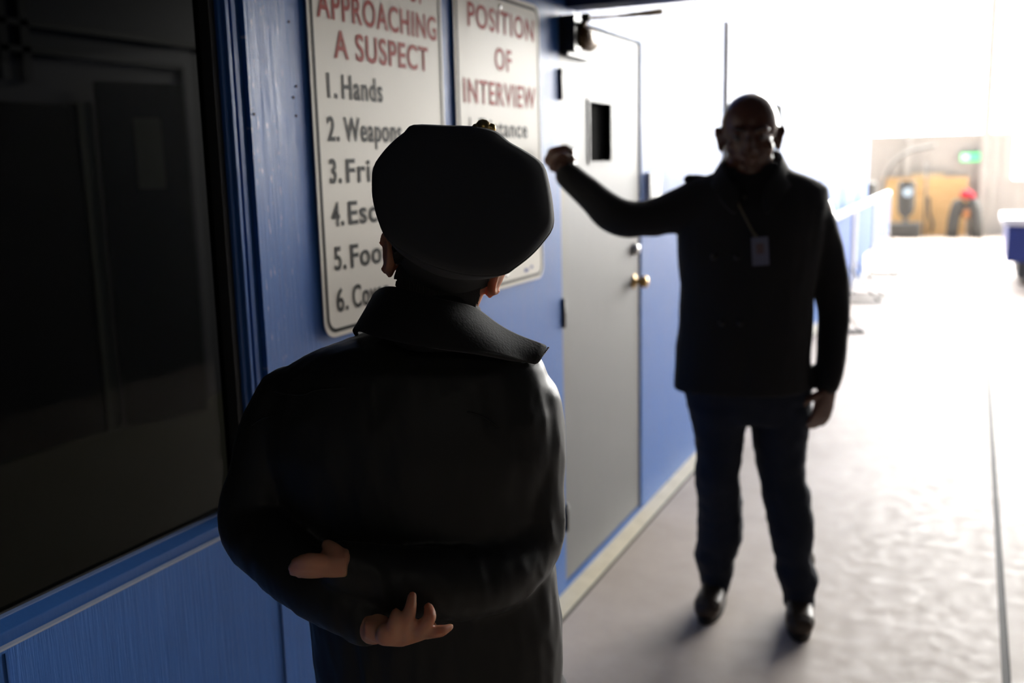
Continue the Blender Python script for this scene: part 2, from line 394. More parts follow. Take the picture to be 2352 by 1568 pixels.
for a, b in zip(xs, xs[1:]): obj('panel', bx((a+0.05, YE+0.02, 2.07), (b-0.05, YE+0.06, 9.1)), GLOW, gl)
settle(gl)
w4 = struct(empty('window_4', (1.5, YE, 1.12))); obj('panel', bx((0.72, YE+0.03, 1.14), (2.38, YE+0.06, 1.97)), GLOW, w4)
obj('sill', bx((0.66, YE-0.08, 1.08), (2.4, YE, 1.12)), GREYW, w4); settle(w4)
# right hangar side: grey wall with high daylight panels
struct(obj('wall_side', bx((9, -3, 0), (9.1, YE, 9.2)), GREYW))

# window_2 : small dark window in the blue wall beyond the door
w2 = struct(empty('window_2', (XW, 7.6, 1.72)))
obj('frame', bx((XW-0.10, 7.30, 1.70), (XW+0.012, 7.33, 2.07)), DARKJ, w2); obj('pane', bx((XW-0.08, 7.32, 1.72), (XW+0.006, 8.02, 2.05)), mat('matt dark pane', (0.02, 0.025, 0.02), 0.9, spec=0.03), w2); settle(w2)

# door_1
d1 = struct(empty('door_1', (XW, 3.9, 0.02)))
bm = bmesh.new()
y0, y1, z0, z1, a0, a1, c0, c1 = 3.428, 4.392, 0.03, 2.160, 3.745, 4.0, 1.655, 1.885
for a, b, c, d in ((y0, a0, z0, z1), (a1, y1, z0, z1), (a0, a1, z0, c0), (a0, a1, c1, z1)): box(bm, (XW-0.055, a, c), (XW-0.008, b, d))
obj('leaf', bm, DOORM, d1)
bm = bmesh.new()
for a, b, c, d in ((a0-.012, a0, c0-.012, c1+.012), (a1, a1+.012, c0-.012, c1+.012), (a0, a1, c0-.012, c0), (a0, a1, c1, c1+.012)): box(bm, (XW-0.05, a, c), (XW-0.002, b, d))
obj('vision_frame', bm, DOORM, d1); obj('vision_pane', bx((XW-0.040, a0, c0), (XW-0.036, a1, c1)), mat('smoked glass', (0.02, 0.02, 0.02), 0.9, spec=0.02), d1)
bm = bmesh.new(); box(bm, (XW-0.10, 3.42, 0.02), (XW-0.058, 3.45, 2.17)); box(bm, (XW-0.10, 4.385, 0.02), (XW-0.058, 4.405, 2.17)); box(bm, (XW-0.10, 3.42, 2.14), (XW-0.058, 4.405, 2.17))
box(bm, (XW-0.11, 3.42, 0.02), (XW-0.10, 4.405, 2.17)); obj('stop', bm, DARKJ, d1)
for zc in (1.93, 1.1, 0.3):
    bm = bmesh.new(); cyl(bm, (XW+0.004, 3.424, zc-0.055), (XW+0.004, 3.424, zc+0.055), 0.008); obj('hinge', bm, BLKMET, d1, True)
def lathe(bm, c, prof, n=20):
    loft(bm, [ell(V(c)+V((x, 0, 0)), V((0, r, 0)), V((0, 0, r)), n) for x, r in prof])
bm = bmesh.new(); lathe(bm, (XW-0.008, 4.315, 1.115), [(0, .032), (.006, .032), (.010, .014), (.030, .011), (.036, .020), (.046, .027), (.058, .027), (.066, .018), (.068, .003)])
obj('knob', bm, BRASS, d1, True, 'brass door knob')
bm = bmesh.new(); lathe(bm, (XW-0.008, 4.315, 1.262), [(0, .028), (.012, .028), (.018, .022), (.024, .020), (.026, .004)])
obj('deadbolt', bm, STEEL, d1, True, 'round steel deadbolt above the knob')
obj('kick_gap', bx((XW-0.05, 3.43, 0.021), (XW-0.03, 4.39, 0.03)), DARKJ, d1)
settle(d1)
dc = tag(empty('door_closer', (XW, 3.5, 2.03)), 'dark overhead door closer with brown cylinder and long arm at the grey door top', 'door closer')
obj('body', bx((XW-0.006, 3.44, 2.045), (XW+0.055, 3.50, 2.17)), BLKMET, dc)
bm = bmesh.new(); cyl(bm, (XW+0.04, 3.49, 2.10), (XW+0.04, 3.63, 2.10), 0.042); obj('cylinder', bm, BRONZE, dc, True)
bm = bmesh.new(); box(bm, (XW-0.006, 3.46, 2.035), (XW+0.02, 3.74, 2.05)); obj('bracket', bm, BLKMET, dc)
A = hp(1345, 42, 3.60); B = hp(1420, 37, 3.72); C = hp(1516, 27, 3.86)
bm = bmesh.new(); tube(bm, [V((XW+.04, 3.56, 2.14)), A], [.012, .012], n=10, k=2); tube(bm, [A, B], [.006, .005], n=10, k=2)
tube(bm, [B, C], [.006, .013], n=10, k=2); obj('arm', bm, BRONZE, dc, True)
bm = bmesh.new(); cyl(bm, A-V((0, 0, .012)), A+V((0, 0, .016)), .016); obj('elbow', bm, BLKMET, dc, True)
settle(dc)
sb = tag(empty('switch_box', (XW, 4.55, 1.45)), 'small grey and black switch box on the wall right of the grey door', 'switch box')
obj('body', bx((XW, 4.475, 1.45), (XW+0.018, 4.66, 1.60)), WHITE, sb); obj('cover', bx((XW+.018, 4.475, 1.45), (XW+0.022, 4.55, 1.60)), BLKMET, sb); settle(sb)

# ------------------------------------------------------------------ signs
def rrect(y0, y1, z0, z1, r, x, n=8):
    P = []
    for cy, cz, a in ((y1-r, z1-r, 0), (y0+r, z1-r, 90), (y0+r, z0+r, 180), (y1-r, z0+r, 270)):
        for k in range(n+1):
            t = math.radians(a+90*k/n); P.append(V((x, cy+r*math.cos(t), cz+r*math.sin(t))))
    return P
def letters(txt, y0, y1, zb, cap, mt, parent, x, bold=0.02, part='lettering'):
    cu = bpy.data.curves.new('f', 'FONT'); cu.body = txt; cu.size = 1; cu.extrude = 0.0; cu.offset = bold; cu.space_character = 1.12
    o = bpy.data.objects.new('f', cu); COL.objects.link(o); dg = bpy.context.evaluated_depsgraph_get()
    me = bpy.data.meshes.new_from_object(o.evaluated_get(dg), depsgraph=dg); bpy.data.objects.remove(o)
    xs = [v.co.x for v in me.vertices]; a, b = min(xs), max(xs)
    CAPH = 0.729
    for v in me.vertices:
        v.co = V((x, y0+(v.co.x-a)/(b-a)*(y1-y0), zb+v.co.y/CAPH*cap))
    return obj(part, me, mt, parent)
def sign(y0, y1, z0, z1, label, rows, extra=None):
    t = tag(empty('wall_sign', (XW, (y0+y1)/2, z0)), label, 'sign', 'instruction signs on the blue wall')
    bm = bmesh.new(); loft(bm, [rrect(y0, y1, z0, z1, .042, XW+.006), rrect(y0, y1, z0, z1, .042, XW+.009)]); obj('panel', bm, SIGNW, t)
    bm = bmesh.new(); a = rrect(y0+.011, y1-.011, z0+.011, z1-.011, .036, XW+.0098); b = rrect(y0+.020, y1-.020, z0+.020, z1-.020, .028, XW+.0098)
    A = [bm.verts.new(p) for p in a]; B = [bm.verts.new(p) for p in b]
    for i in range(len(A)): bm.faces.new((A[i], A[(i+1) % len(A)], B[(i+1) % len(A)], B[i]))
    obj('border', bm, SIGNK, t)
    for r in rows: letters(*r[:5], r[5], t, XW+.0100)
    for z in (z1-.04, z0+.04):
        bm = bmesh.new(); cyl(bm, (XW, (y0+y1)/2, z), (XW+.012, (y0+y1)/2, z), .006, n=12); obj('screw', bm, STEEL, t, True)
    for (a0, a1, b0, b1) in (extra or []): obj('printed_mark', bx((XW+.0095, a0, b0), (XW+.0102, a1, b1)), SIGNB, t)
    settle(t); return t
R1 = [('S OF', 2.295, 2.435, 2.078, .064, SIGNR), ('APPROACHING', 1.942, 2.497, 1.990, .064, SIGNR), ('A SUSPECT', 2.002, 2.445, 1.905, .064, SIGNR)]
bz = [1.813, 1.715, 1.618, 1.518, 1.414, 1.315]
wy = [2.205, 2.290, 2.330, 2.30, 2.315, 2.19]
for i, (w_, z_, e_) in enumerate(zip(('Hands', 'Weapons', 'Friends', 'Escape', 'Footing', 'Cover'), bz, wy)):
    R1.append((str(i+1)+'.', 1.958 if i else 1.967, 2.006, z_, .057, SIGNK)); R1.append((w_, 2.026, e_, z_, .057, SIGNK))
sign(1.905, 2.530, 1.256, 2.172, 'white sign with black border headed APPROACHING A SUSPECT listing Hands to Cover', R1)
R2 = [('POSITION', 2.690, 3.175, 2.053, .070, SIGNR), ('OF', 2.868, 2.992, 1.942, .068, SIGNR), ('INTERVIEW', 2.650, 3.180, 1.834, .071, SIGNR),
      ('1.', 2.682, 2.712, 1.738, .054, SIGNK), ('Distance', 2.745, 3.105, 1.738, .054, SIGNK)]
sign(2.605, 3.225, 1.258, 2.172, 'white sign with black border headed POSITION OF INTERVIEW next to the grey door', R2, [(3.06, 3.09, 1.292, 1.303), (3.11, 3.13, 1.300, 1.308)])

# ------------------------------------------------------------------ far things
def barricade(y0, y1, label):
    t = tag(empty('barricade', (-1.25, (y0+y1)/2, 0)), label, 'barricade', 'blue barricades along the blue wall')
    x = -1.27
    obj('board', bx((x, y0+.02, 0.38), (x+0.03, y1-.02, 1.03)), BARB, t); bevel(obj('top_rail', bx((x-0.02, y0, 1.03), (x+0.06, y1, 1.08)), WHITE, t), .01)
    for y in (y0+0.05, y1-0.05): obj('post', bx((x+.0301, y-.03, 0.10), (x+0.06, y+.03, 1.03)), WHITE, t)
    for y in (y0+0.25, y1-0.25):
        bm = bmesh.new(); box(bm, (x+.005, y-.02, 0.02), (x+0.025, y+.02, 0.38)); box(bm, (x-0.012, y-.02, 0), (x+0.42, y+.02, 0.03)); tube(bm, [V((x+.04, y, .40)), V((x+.36, y, .03))], [.012, .012], n=8, k=1)
        obj('foot', bm, GREYP, t)
    settle(t)
barricade(9.6, 12.2, 'blue board barricade with white rail nearest behind the man in the coat')
barricade(12.25, 14.85, 'blue board barricade with white rail, middle one of the row along the wall')
barricade(14.9, 17.5, 'blue board barricade with white rail, farthest one nearest the plywood sheet')

c = tag(empty('utility_cart', (1.0, 14.6, 0)), 'navy blue cart with white top and black base at the right edge of the corridor', 'cart')
bevel(obj('body', bx((0.42, 13.9, 0.30), (1.7, 15.4, 0.76)), NAVY, c), .02); bevel(obj('top', bx((0.36, 13.85, 0.76), (1.75, 15.45, 0.85)), WHITE, c), .015)
obj('base', bx((0.56, 14.0, 0.10), (1.66, 15.3, 0.30)), CHARC, c)
for xx, yy in ((.62, 14.1), (1.55, 14.1), (.62, 15.2), (1.55, 15.2)):
    bm = bmesh.new(); cyl(bm, (xx-.02, yy, .06), (xx+.02, yy, .06), .06); obj('wheel', bm, BLKMET, c, True)
settle(c)
tag(bevel(obj('plywood_sheet', bx((-1.72, 22.36, 0), (-0.09, 22.40, 1.20), Matrix.Rotation(math.radians(-4), 3, 'X'), (0, 22.36, 0)), PLY), .003), 'orange plywood sheet leaning on the grey end wall', 'plywood')
tag(obj('timber_board', bx((-1.18, 22.52, 0), (-0.55, 22.55, 1.27)), PALEW), 'pale timber board standing behind the orange plywood sheet', 'board')
bm = bmesh.new(); tube(bm, [ony(2030, 430, 22.2), ony(2045, 385, 22.2), ony(2085, 350, 22.2), ony(2145, 335, 22.2)], [.035]*4, n=10)
tube(bm, [ony(2030, 430, 22.2), V((ony(2030, 430, 22.2).x, 22.2, 0.035))], [.035]*2, n=10)
tag(obj('curved_pipe', bm, GREYP, None, True), 'grey curved pipe arching over the left end of the plywood sheet', 'pipe')
t = tag(empty('hose_pole', (-.85, 22.2, 0)), 'thin grey pole with dark hanging hose in front of the plywood middle', 'pole')
bm = bmesh.new(); cyl(bm, (-.87, 22.2, 0), (-.87, 22.2, 1.5), .02); obj('pole', bm, GREYP, t, True)
bm = bmesh.new(); tube(bm, [ony(2133, 455, 22.2), ony(2135, 490, 22.2), ony(2142, 515, 22.2), ony(2138, 531, 22.2)], [.03]*4, n=8); obj('hose', bm, CHARC, t, True); settle(t)
t = tag(empty('black_machine', (-1.35, 21.9, 0)), 'black upright machine with pale blue round face on a wide black base', 'machine')
a = ony(2078, 530, 21.9); cx_ = a.x
bevel(obj('base', bx((cx_-.30, 21.65, 0.0), (cx_+.30, 22.15, .30)), CHARC, t), .03)
bm = bmesh.new(); loft(bm, [ell(V((cx_, 21.9, z)), V((w, 0, 0)), V((0, .14, 0)), 20, 3) for z, w in ((.42, .06), (.46, .12), (.55, .16), (.8, .17), (1.08, .165), (1.14, .14))])
bo = obj('housing', bm, CHARC, t, True)
bm = bmesh.new(); cyl(bm, (cx_+.03, 21.77, .92), (cx_+.03, 21.74, .92), .09); obj('round_face', bm, SILV, bo)
bm = bmesh.new(); cyl(bm, (cx_, 21.9, .28), (cx_, 21.9, .46), .05); obj('column', bm, GREYP, t); settle(t)
tag(bevel(obj('bin', bx((-2.05, 20.6, 0), (-1.72, 21.0, 1.15)), CHARC), .03), 'black tall bin partly hidden behind the end of the blue wall', 'bin')
t = tag(empty('draped_stand', (-.15, 22.0, 0)), 'black covered arched stand in front of the right end of the plywood', 'stand')
a = ony(2215, 530, 22.0).x
for s in (-1, 1):
    bm = bmesh.new(); loft(bm, [ell(V((a+s*dx, 22.0, z)), V((w, 0, 0)), V((0, .15, 0)), 16, 2.6) for z, w, dx in ((0, .115, .23), (.3, .115, .21), (.55, .12, .17), (.70, .11, .14), (.76, .07, .13))])
    obj('leg', bm, CHARC, t, True)
bm = bmesh.new(); ball(bm, (a, 22.0, .56), .17, .15, .13); obj('yoke', bm, CHARC, t, True)
bm = bmesh.new(); ball(bm, (a+.02, 21.84, .48), .06, .04, .10); obj('pouch', bm, TAN, t, True); settle(t)
bm = bmesh.new(); ball(bm, (a, 21.98, .86), .12, .10, .10); ball(bm, (a+.10, 21.98, .82), .08, .08, .06)
tag(obj('cloth_bundle', bake(bm, .02, 2), RED, None, True), 'red cloth bundle lying on top of the black arched stand', 'bundle')
t = tag(empty('exit_sign', (0, 22.55, 1.5)), 'green lit exit sign on the grey end wall beside the post', 'exit sign')
obj('housing', bx((-.27, 22.56, 1.49), (.11, 22.63, 1.68)), GREYP, t); obj('lens', bx((-.26, 22.55, 1.50), (.10, 22.56, 1.67)), GREEN, t); obj('bright_field', bx((-.24, 22.545, 1.53), (-.10, 22.55, 1.64)), PALEG, t); settle(t)

# ------------------------------------------------------------------ people
def frame_rings(bm, rows, D, n=28, e=2.4, yaw=0.0):
    """rows: (py, left px, right px, depth thickness, depth offset) - horizontal elliptical slices"""
    rings = []
    for r in rows:
        py, xl, xr, th = r[:4]; off = r[4] if len(r) > 4 else 0
        a = hp(xl, py, D+off); b = hp(xr, py, D+off); c = (a+b)/2; u = (b-a)/2
        w = FWD*(th/2)
        rings.append(ell(c, u, w, n, e))
    loft(bm, rings)
def wr(amp, f, f2=None, s=(1, 1, 1)):
    def g(p):
        q = V((p.x*s[0]*f, p.y*s[1]*f, p.z*s[2]*f))
        return amp*(noise.noise(q)+0.5*noise.noise(q*2.3+V((7, 3, 1))))
    return g
def hand(bm, wrist, dirn, nrm, thumb, curl, size=1.0, lens=(.070, .078, .072, .056), r=.0088, spread=.10, tcurl=0.5):
    """palm + four fingers curling about 'side' toward nrm, plus thumb on the 'thumb' side"""
    d = dirn.normalized(); nn = (nrm-d*nrm.dot(d)).normalized(); sd = (thumb-d*thumb.dot(d)-nn*thumb.dot(nn)).normalized()
    s = size; pc = wrist+d*.045*s
    # palm
    loft(bm, [ell(wrist+d*x*s, sd*w*s, nn*t*s, 16, 2.5) for x, w, t in ((-.01, .026, .019), (.02, .033, .017), (.055, .040, .015), (.085, .040, .012), (.094, .034, .008))])
    for i, L in enumerate(lens):
        o = wrist+d*.086*s+sd*(.029-.0195*i)*s
        a = curl[i]; sp = sd*(1.5-i)*spread
        p = [o-d*.02*s, o]; ang = 0
        for j, fr in enumerate((.45, .32, .23)):
            ang += a*(1.0, 1.15, 0.8)[j]
            v_ = (d*math.cos(ang)+nn*math.sin(ang)+sp*math.cos(ang)).normalized()
            p.append(p[-1]+v_*L*s*fr)
        rr = [r*s*k for k in (1.05, 1.05, 1.0, .93, .78)]
        if i == 3: rr = [x*.88 for x in rr]
        tube(bm, p, rr, n=12, k=3)
    o = wrist+d*.02*s+sd*.026*s
    v1 = (d*.6+sd*.75+nn*.25).normalized(); v2 = (d*.85+sd*.35+nn*tcurl).normalized(); v3 = (d*.9-sd*.1+nn*tcurl*1.2).normalized()
    p = [o-v1*.01*s, o+v1*.035*s, o+v1*.035*s+v2*.032*s, o+v1*.035*s+v2*.032*s+v3*.024*s]
    tube(bm, p, [.014*s, .012*s, .0105*s, .0085*s], n=12, k=3)

def head(bm, c, right, up, fwd, s=1.0, ears=.010, wd=1.0):
    """c = centre of the skull; fwd = where the face looks"""
    rot = Matrix((right, fwd, up)).transposed()
    P = lambda x, y, z: c+(right*x*wd+fwd*y+up*z)*s
    def b(x, y, z, rx, ry, rz, seg=20): ball(bm, P(x, y, z), rx*s*wd, ry*s, rz*s, rot, seg)
    b(0, -.012, .03, .076, .096, .090, 28); b(0, .03, -.03, .062, .068, .090, 24)      # skull, face
    b(0, .052, -.085, .040, .042, .032); b(-.03, .02, -.07, .035, .055, .035); b(.03, .02, -.07, .035, .055, .035)   # chin, jaw
    b(-.026, .076, .022, .026, .018, .009); b(.026, .076, .022, .026, .018, .009); b(0, .086, .006, .010, .014, .026, 14); b(0, .098, -.022, .012, .016, .028, 14); b(0, .106, -.036, .017, .013, .011, 14)   # brow, nose
    def ea(sx):
        rr_ = rot @ Matrix.Rotation(sx*math.radians(-28), 3, 'Z') @ Matrix.Rotation(sx*math.radians(8), 3, 'Y')
        ball(bm, P(sx*(.074+ears*.35), -.020, -.008), .0085*s, .019*s, .032*s, rr_, 18)
        for k in range(19):
            t = math.radians(-110+k*15); e_ = P(sx*(.075+ears*.45), -.022, -.006)+rr_ @ V((sx*.003, -.0165*math.cos(t), .0295*math.sin(t)))*s; ball(bm, e_, .0046*s, seg=8)
        b(sx*.072, -.008, -.012, .014, .012, .022, 14); b(sx*(.073+ears*.2), -.014, -.036, .0065, .009, .012, 12)
    for sx in (-1, 1):
        b(sx*.036, .058, -.028, .027, .026, .026); b(sx*.012, .100, -.038, .010, .010, .008, 12)
        ea(sx)
    b(0, .094, -.058, .022, .010, .006, 14); b(0, .092, -.067, .019, .010, .007, 14)      # lips

IRIS = mat('dark iris', (0.02, 0.012, 0.008), 0.3)
def eye(c, r, f, u, sx, s, wd, par):
    p = c+(r*sx*.031*wd+f*.0775-u*.001)*s
    bm = bmesh.new(); ball(bm, p, .0112*s, seg=16); e = obj('eye', bm, EYEW, par, True)
    bm = bmesh.new(); ball(bm, p+f*.0068*s, .0052*s, seg=12); obj('iris', bm, IRIS, e, True)
    for dz, y_ in ((.0085, .0845), (-.0085, .083)):
        bm = bmesh.new(); tube(bm, [c+(r*sx*(.031+k*.012)*wd+f*(y_-.007*abs(k)-.003*(k > 0))+u*(dz*(1-.75*abs(k)))-u*.001)*s for k in (-1, -.5, 0, .5, 1)], [.0022*s, .0034*s, .0036*s, .0034*s, .0022*s], n=8); obj('eyelid', bm, SKIN1 if par is t1 else SKIN2, e, True)
    bm = bmesh.new(); tube(bm, [c+(r*sx*x*wd+f*y+u*z)*s for x, y, z in ((.014, .096, .020), (.030, .092, .0255), (.044, .080, .021))], [.0025*s, .003*s, .0018*s], n=8); obj('eyebrow', bm, HAIR, par, True)
# ---------------- person 1 : young officer seen from behind, near
G = 1.50
t1 = tag(empty('person', hp(1010, 1900, G).xy.to_3d()), 'person in black jacket and peaked cap seen from behind, hands held at the back', 'person')
# cap plane in camera terms: faces back and up
cn = (M3 @ V((0.21, 0.60, 0.77))).normalized()          # outward normal of the crown
cc = hp(1066, 448, G-0.03)
UPW = V((0, 0, 1))
hfw = (UPW - cn*UPW.dot(cn)).normalized()               # along the crown toward the cap's front
hrt = hfw.cross(cn).normalized()                        # cap's right
def capr(px, py, off=0.0):
    d = ray(px, py); q = cc+cn*off; return CAM+d*((q-CAM).dot(cn)/d.dot(cn))
outl = [(950, 282), (1020, 283), (1092, 286), (1140, 297), (1172, 322), (1212, 345), (1250, 374), (1264, 420), (1272, 470), (1272, 514), (1250, 548), (1220, 580), (1185, 607), (1160, 622), (1110, 627), (1060, 622), (1000, 606), (945, 580), (893, 543), (872, 500), (860, 455), (857, 420), (860, 377), (880, 345), (905, 318), (930, 298)]
O = [capr(*p) for p in outl]; ctr = sum(O, V())/len(O)
O = [0.5*((2*p1)+(p2-p0)*t+(2*p0-5*p1+4*p2-p3)*t*t+(3*p1-p0-3*p2+p3)*t**3) for i in range(len(O)) for p0, p1, p2, p3 in [(O[i-1], O[i], O[(i+1) % len(O)], O[(i+2) % len(O)])] for t in (0, .33, .67)]
hdn = (-cn+hfw*0.30).normalized()
capax = (cn*0.93+hfw*0.0).normalized()
bm = bmesh.new()
def shr(k, off, sh=0.0): return [ctr+(p-ctr)*k+cn*off+hfw*sh for p in O]
bandc = ctr-cn*.070+hfw*-.002
chf = (capr(1112, 292)-ctr).normalized(); chr_ = chf.cross(cn).normalized()
bandr = lambda off, r=.092: [bandc-cn*off+(chf*math.cos(a_)*1.12+chr_*math.sin(a_))*r for a_ in angs]
angs = [math.atan2((p-ctr).dot(chr_), (p-ctr).dot(chf)) for p in O]
rings = [shr(.02, .010), shr(.35, .010), shr(.7, .007), shr(.93, .002), shr(.995, -.003), shr(1.0, -.007), shr(.985, -.012)]
b0 = bandr(0)
for k in (.35, .7, .93): rings.append([a*(1-k)+b*k-cn*0.004 for a, b in zip(shr(.985, -.014), b0)])
rings += [b0, bandr(.035, .093)]
R = loft(bm, rings, False); bm.faces.new(R[0])
cp = obj('cap', bm, CAPM, t1, True, 'black eight-panel peaked cap')
bm = bmesh.new(); pr = shr(.997, -.007)
for i in range(len(pr)): tube(bm, [pr[i], pr[(i+1) % len(pr)]], [.0016, .0016], n=6, k=1)
obj('piping', bm, CAPM, cp, True)
# visor at the front and gold badge
grid = []
for j in range(5):
    row = []
    for i in range(9):
        a_ = math.radians(-62+124*i/8); rr_ = .104+.055*j/4*math.cos(a_*0.9)
        row.append(bandc-cn*(.028+.026*j/4)+(chf*math.cos(a_)*1.08+chr_*math.sin(a_)*.93)*rr_)
    grid.append(row)
solid('visor', grid, mat('patent visor', (0.01, 0.01, 0.01), 0.15), cp, .003)
bm = bmesh.new(); bc = capr(1112, 292, -.012)+hfw*.004
for dx, dy, r in ((0, 0, .013), (-.012, -.002, .007), (.013, -.004, .008), (0, .010, .006)): ball(bm, bc+hrt*dx+hfw*dy*.6-cn*.004, r, seg=12)
obj('badge', bm, GOLD, cp, True, 'small gold cap badge')
# head under the cap
hr = (hp(1143, 638, G-.005)-hp(897, 588, G-.005)).normalized(); hu = (cn*0.80+hfw*0.50).normalized(); hu = (hu-hr*hu.dot(hr)).normalized(); hf = hu.cross(hr)
hc = hp(1020, 598, G-.02)+hf*.022
neckb = hp(1005, 790, G+.02)
bm = bmesh.new(); head(bm, hc, hr, hu, hf, 0.98, .028)
tube(bm, [hc-hu*.05-hf*.02, hp(1005, 700, G+.01), neckb], [.055, .054, .062], n=20)
tube(bm, [hp(1088, 628, G+.004), hp(1080, 665, G+.006), hp(1062, 705, G+.008)], [.022, .022, .022], n=16)
# torso, hips, legs and arms beneath the clothes
frame_rings(bm, [(775, 900, 1120, .11), (830, 760, 1200, .14), (900, 690, 1230, .17), (1050, 720, 1220, .18), (1250, 760, 1200, .17), (1400, 790, 1230, .18), (1600, 790, 1260, .20)], G, e=2.1)
def flo(x, D): p = hp(x, 1000, D); return p
hipL, hipR = hp(880, 1600, G), hp(1170, 1600, G)
for hip in (hipL, hipR):
    kn = V((hip.x, hip.y, .46)); an = V((hip.x, hip.y, .09))
    tube(bm, [hip+V((0, 0, .05)), kn, an], [.085, .055, .038], n=16); tube(bm, [an+V((0, 0, -.04)), an+FWD*.15+V((0, 0, -.055))], [.038, .030], n=12)
LS, LE, LW = hp(670, 925, G), hp(592, 1195, G-.02), hp(858, 1440, G-.20)
RS, RE, RW = hp(1220, 930, G), hp(1212, 1265, G-.02), hp(790, 1300, G-.185)
tube(bm, [LS, (LS+LE)/2, LE, (LE*2+LW*1)/3, LW], [.045, .043, .038, .030, .024]); tube(bm, [RS, (RS+RE)/2, RE, hp(1120, 1325, G-.10), hp(960, 1338, G-.155), hp(800, 1300, G-.18)], [.045, .043, .038, .030, .026, .024])
# left hand: palm turned back and up, fingers loosely curled up
def fing(P, rr): tube(bm, [hp(*p) for p in P], rr, n=14, k=4)
Dh = G-.225
loft(bm, [ell(hp(x, y, Dh+o), (hp(x, y-hh, Dh+o)-hp(x, y+hh, Dh+o))/2, FWD*th, 16, 2.4) for x, y, hh, th, o in ((840, 1438, 22, .016, .01), (880, 1452, 26, .019, .01), (925, 1456, 24, .020, .012), (965, 1448, 20, .018, .012), (995, 1443, 15, .013, .012), (1003, 1442, 8, .008, .012))])
fing([(900, 1462, Dh), (884, 1460, Dh-.012), (884, 1446, Dh-.018)], [.012, .0125, .0105])
fing([(905, 1468, Dh), (902, 1448, Dh-.018), (906, 1425, Dh-.026), (909, 1406, Dh-.020)], [.010, .0098, .0090, .0068])
fing([(932, 1462, Dh), (932, 1435, Dh-.018), (941, 1405, Dh-.024), (947, 1368, Dh-.012)], [.010, .0100, .0092, .0066])
fing([(962, 1455, Dh), (972, 1438, Dh-.020), (988, 1416, Dh-.022), (984, 1394, Dh-.006)], [.010, .0098, .0090, .0068])
fing([(980, 1452, Dh), (998, 1450, Dh-.016), (1015, 1448, Dh-.016), (1035, 1439, Dh-.008)], [.0095, .0090, .0082, .0050])
# right hand closed over the other forearm: fingers to the left, thumb above
Dr = G-.215
loft(bm, [ell(hp(x, y, Dr+o), (hp(x, y-hh, Dr+o)-hp(x, y+hh, Dr+o))/2, FWD*th, 16, 2.4) for x, y, hh, th, o in ((800, 1292, 30, .018, .01), (765, 1294, 30, .018, .008), (735, 1297, 26, .016, .006), (722, 1298, 18, .010, .006))])
for k, (x0, y0, x1, y1, x2, y2, dd) in enumerate(((740, 1286, 706, 1284, 678, 1292, 0), (738, 1297, 704, 1297, 672, 1304, .004), (738, 1307, 706, 1308, 674, 1312, .012), (740, 1312, 714, 1314, 686, 1316, .026))):
    fing([(x0, y0, Dr-.008+dd), (x1, y1, Dr-.014+dd), (x2, y2, Dr-.002+dd)], [.0092, .0088, .0070])
fing([(785, 1282, Dr+.01), (766, 1264, Dr+.014), (752, 1252, Dr+.022)], [.0125, .0115, .0090])
bk = bake(bm, .0035, 3)
def under_cap(vs, m_=.0835):
    for v in vs:
        e = (v.co-bandc).dot(cn)-.012
        if abs((v.co-hc).dot(hr)) > .073: e = -1
        if e > 0: v.co -= cn*e
        w_ = (v.co-bandc)+cn*(.0 if e > 0 else -0)
        if e > -.10:
            lat = w_-cn*w_.dot(cn); ml = m_; m_b = m_+max(0, -e-.030)*.9
            if lat.length > m_b and (v.co-hc).length < .14 and abs((v.co-hc).dot(hr)) < .070: v.co -= lat*(1-m_b/lat.length)
under_cap(bk.vertices)
body = obj('body', bk, SKIN1, t1)
# eyes, brows, hair
for sx in (-1, 1):
    eye(hc, hr, hf, hu, sx, .98, 1, t1)
bm = bmesh.new(); rot = Matrix((hr, hf, hu)).transposed()
ball(bm, hc+hu*.028-hf*.016, .082, .104, .093, rot, 32); ball(bm, hc-hf*.034-hu*.030, .070, .074, .074, rot, 24)
tube(bm, [hc-hu*.05-hf*.026, hp(1004, 725, G+.002)], [.0600, .0590], n=24)
bm2 = bake(bm, .004, 2)
bb = bmesh.new(); bb.from_mesh(bm2); kill = [v for v in bb.verts if (v.co-hc).dot(hf) > .050 or ((v.co-hc).dot(hu) < -.015 and (v.co-hc).dot(hf) > -.026) or (v.co.z < hp(1000, 640, G).z and (v.co-hp(1000, 690, G)).dot(FWD) > -.026)]
bmesh.ops.delete(bb, geom=kill, context='VERTS'); under_cap(bb.verts, .0885)
hairo = obj('hair', bb, HAIR, t1, True, 'black hair cropped at the nape'); sol = hairo.modifiers.new('s', 'SOLIDIFY'); sol.thickness = .003
bm = bmesh.new(); ball(bm, hp(911, 607, G-.012), .0022, seg=10); obj('earring', bm, STEEL, t1, True, 'tiny silver stud')
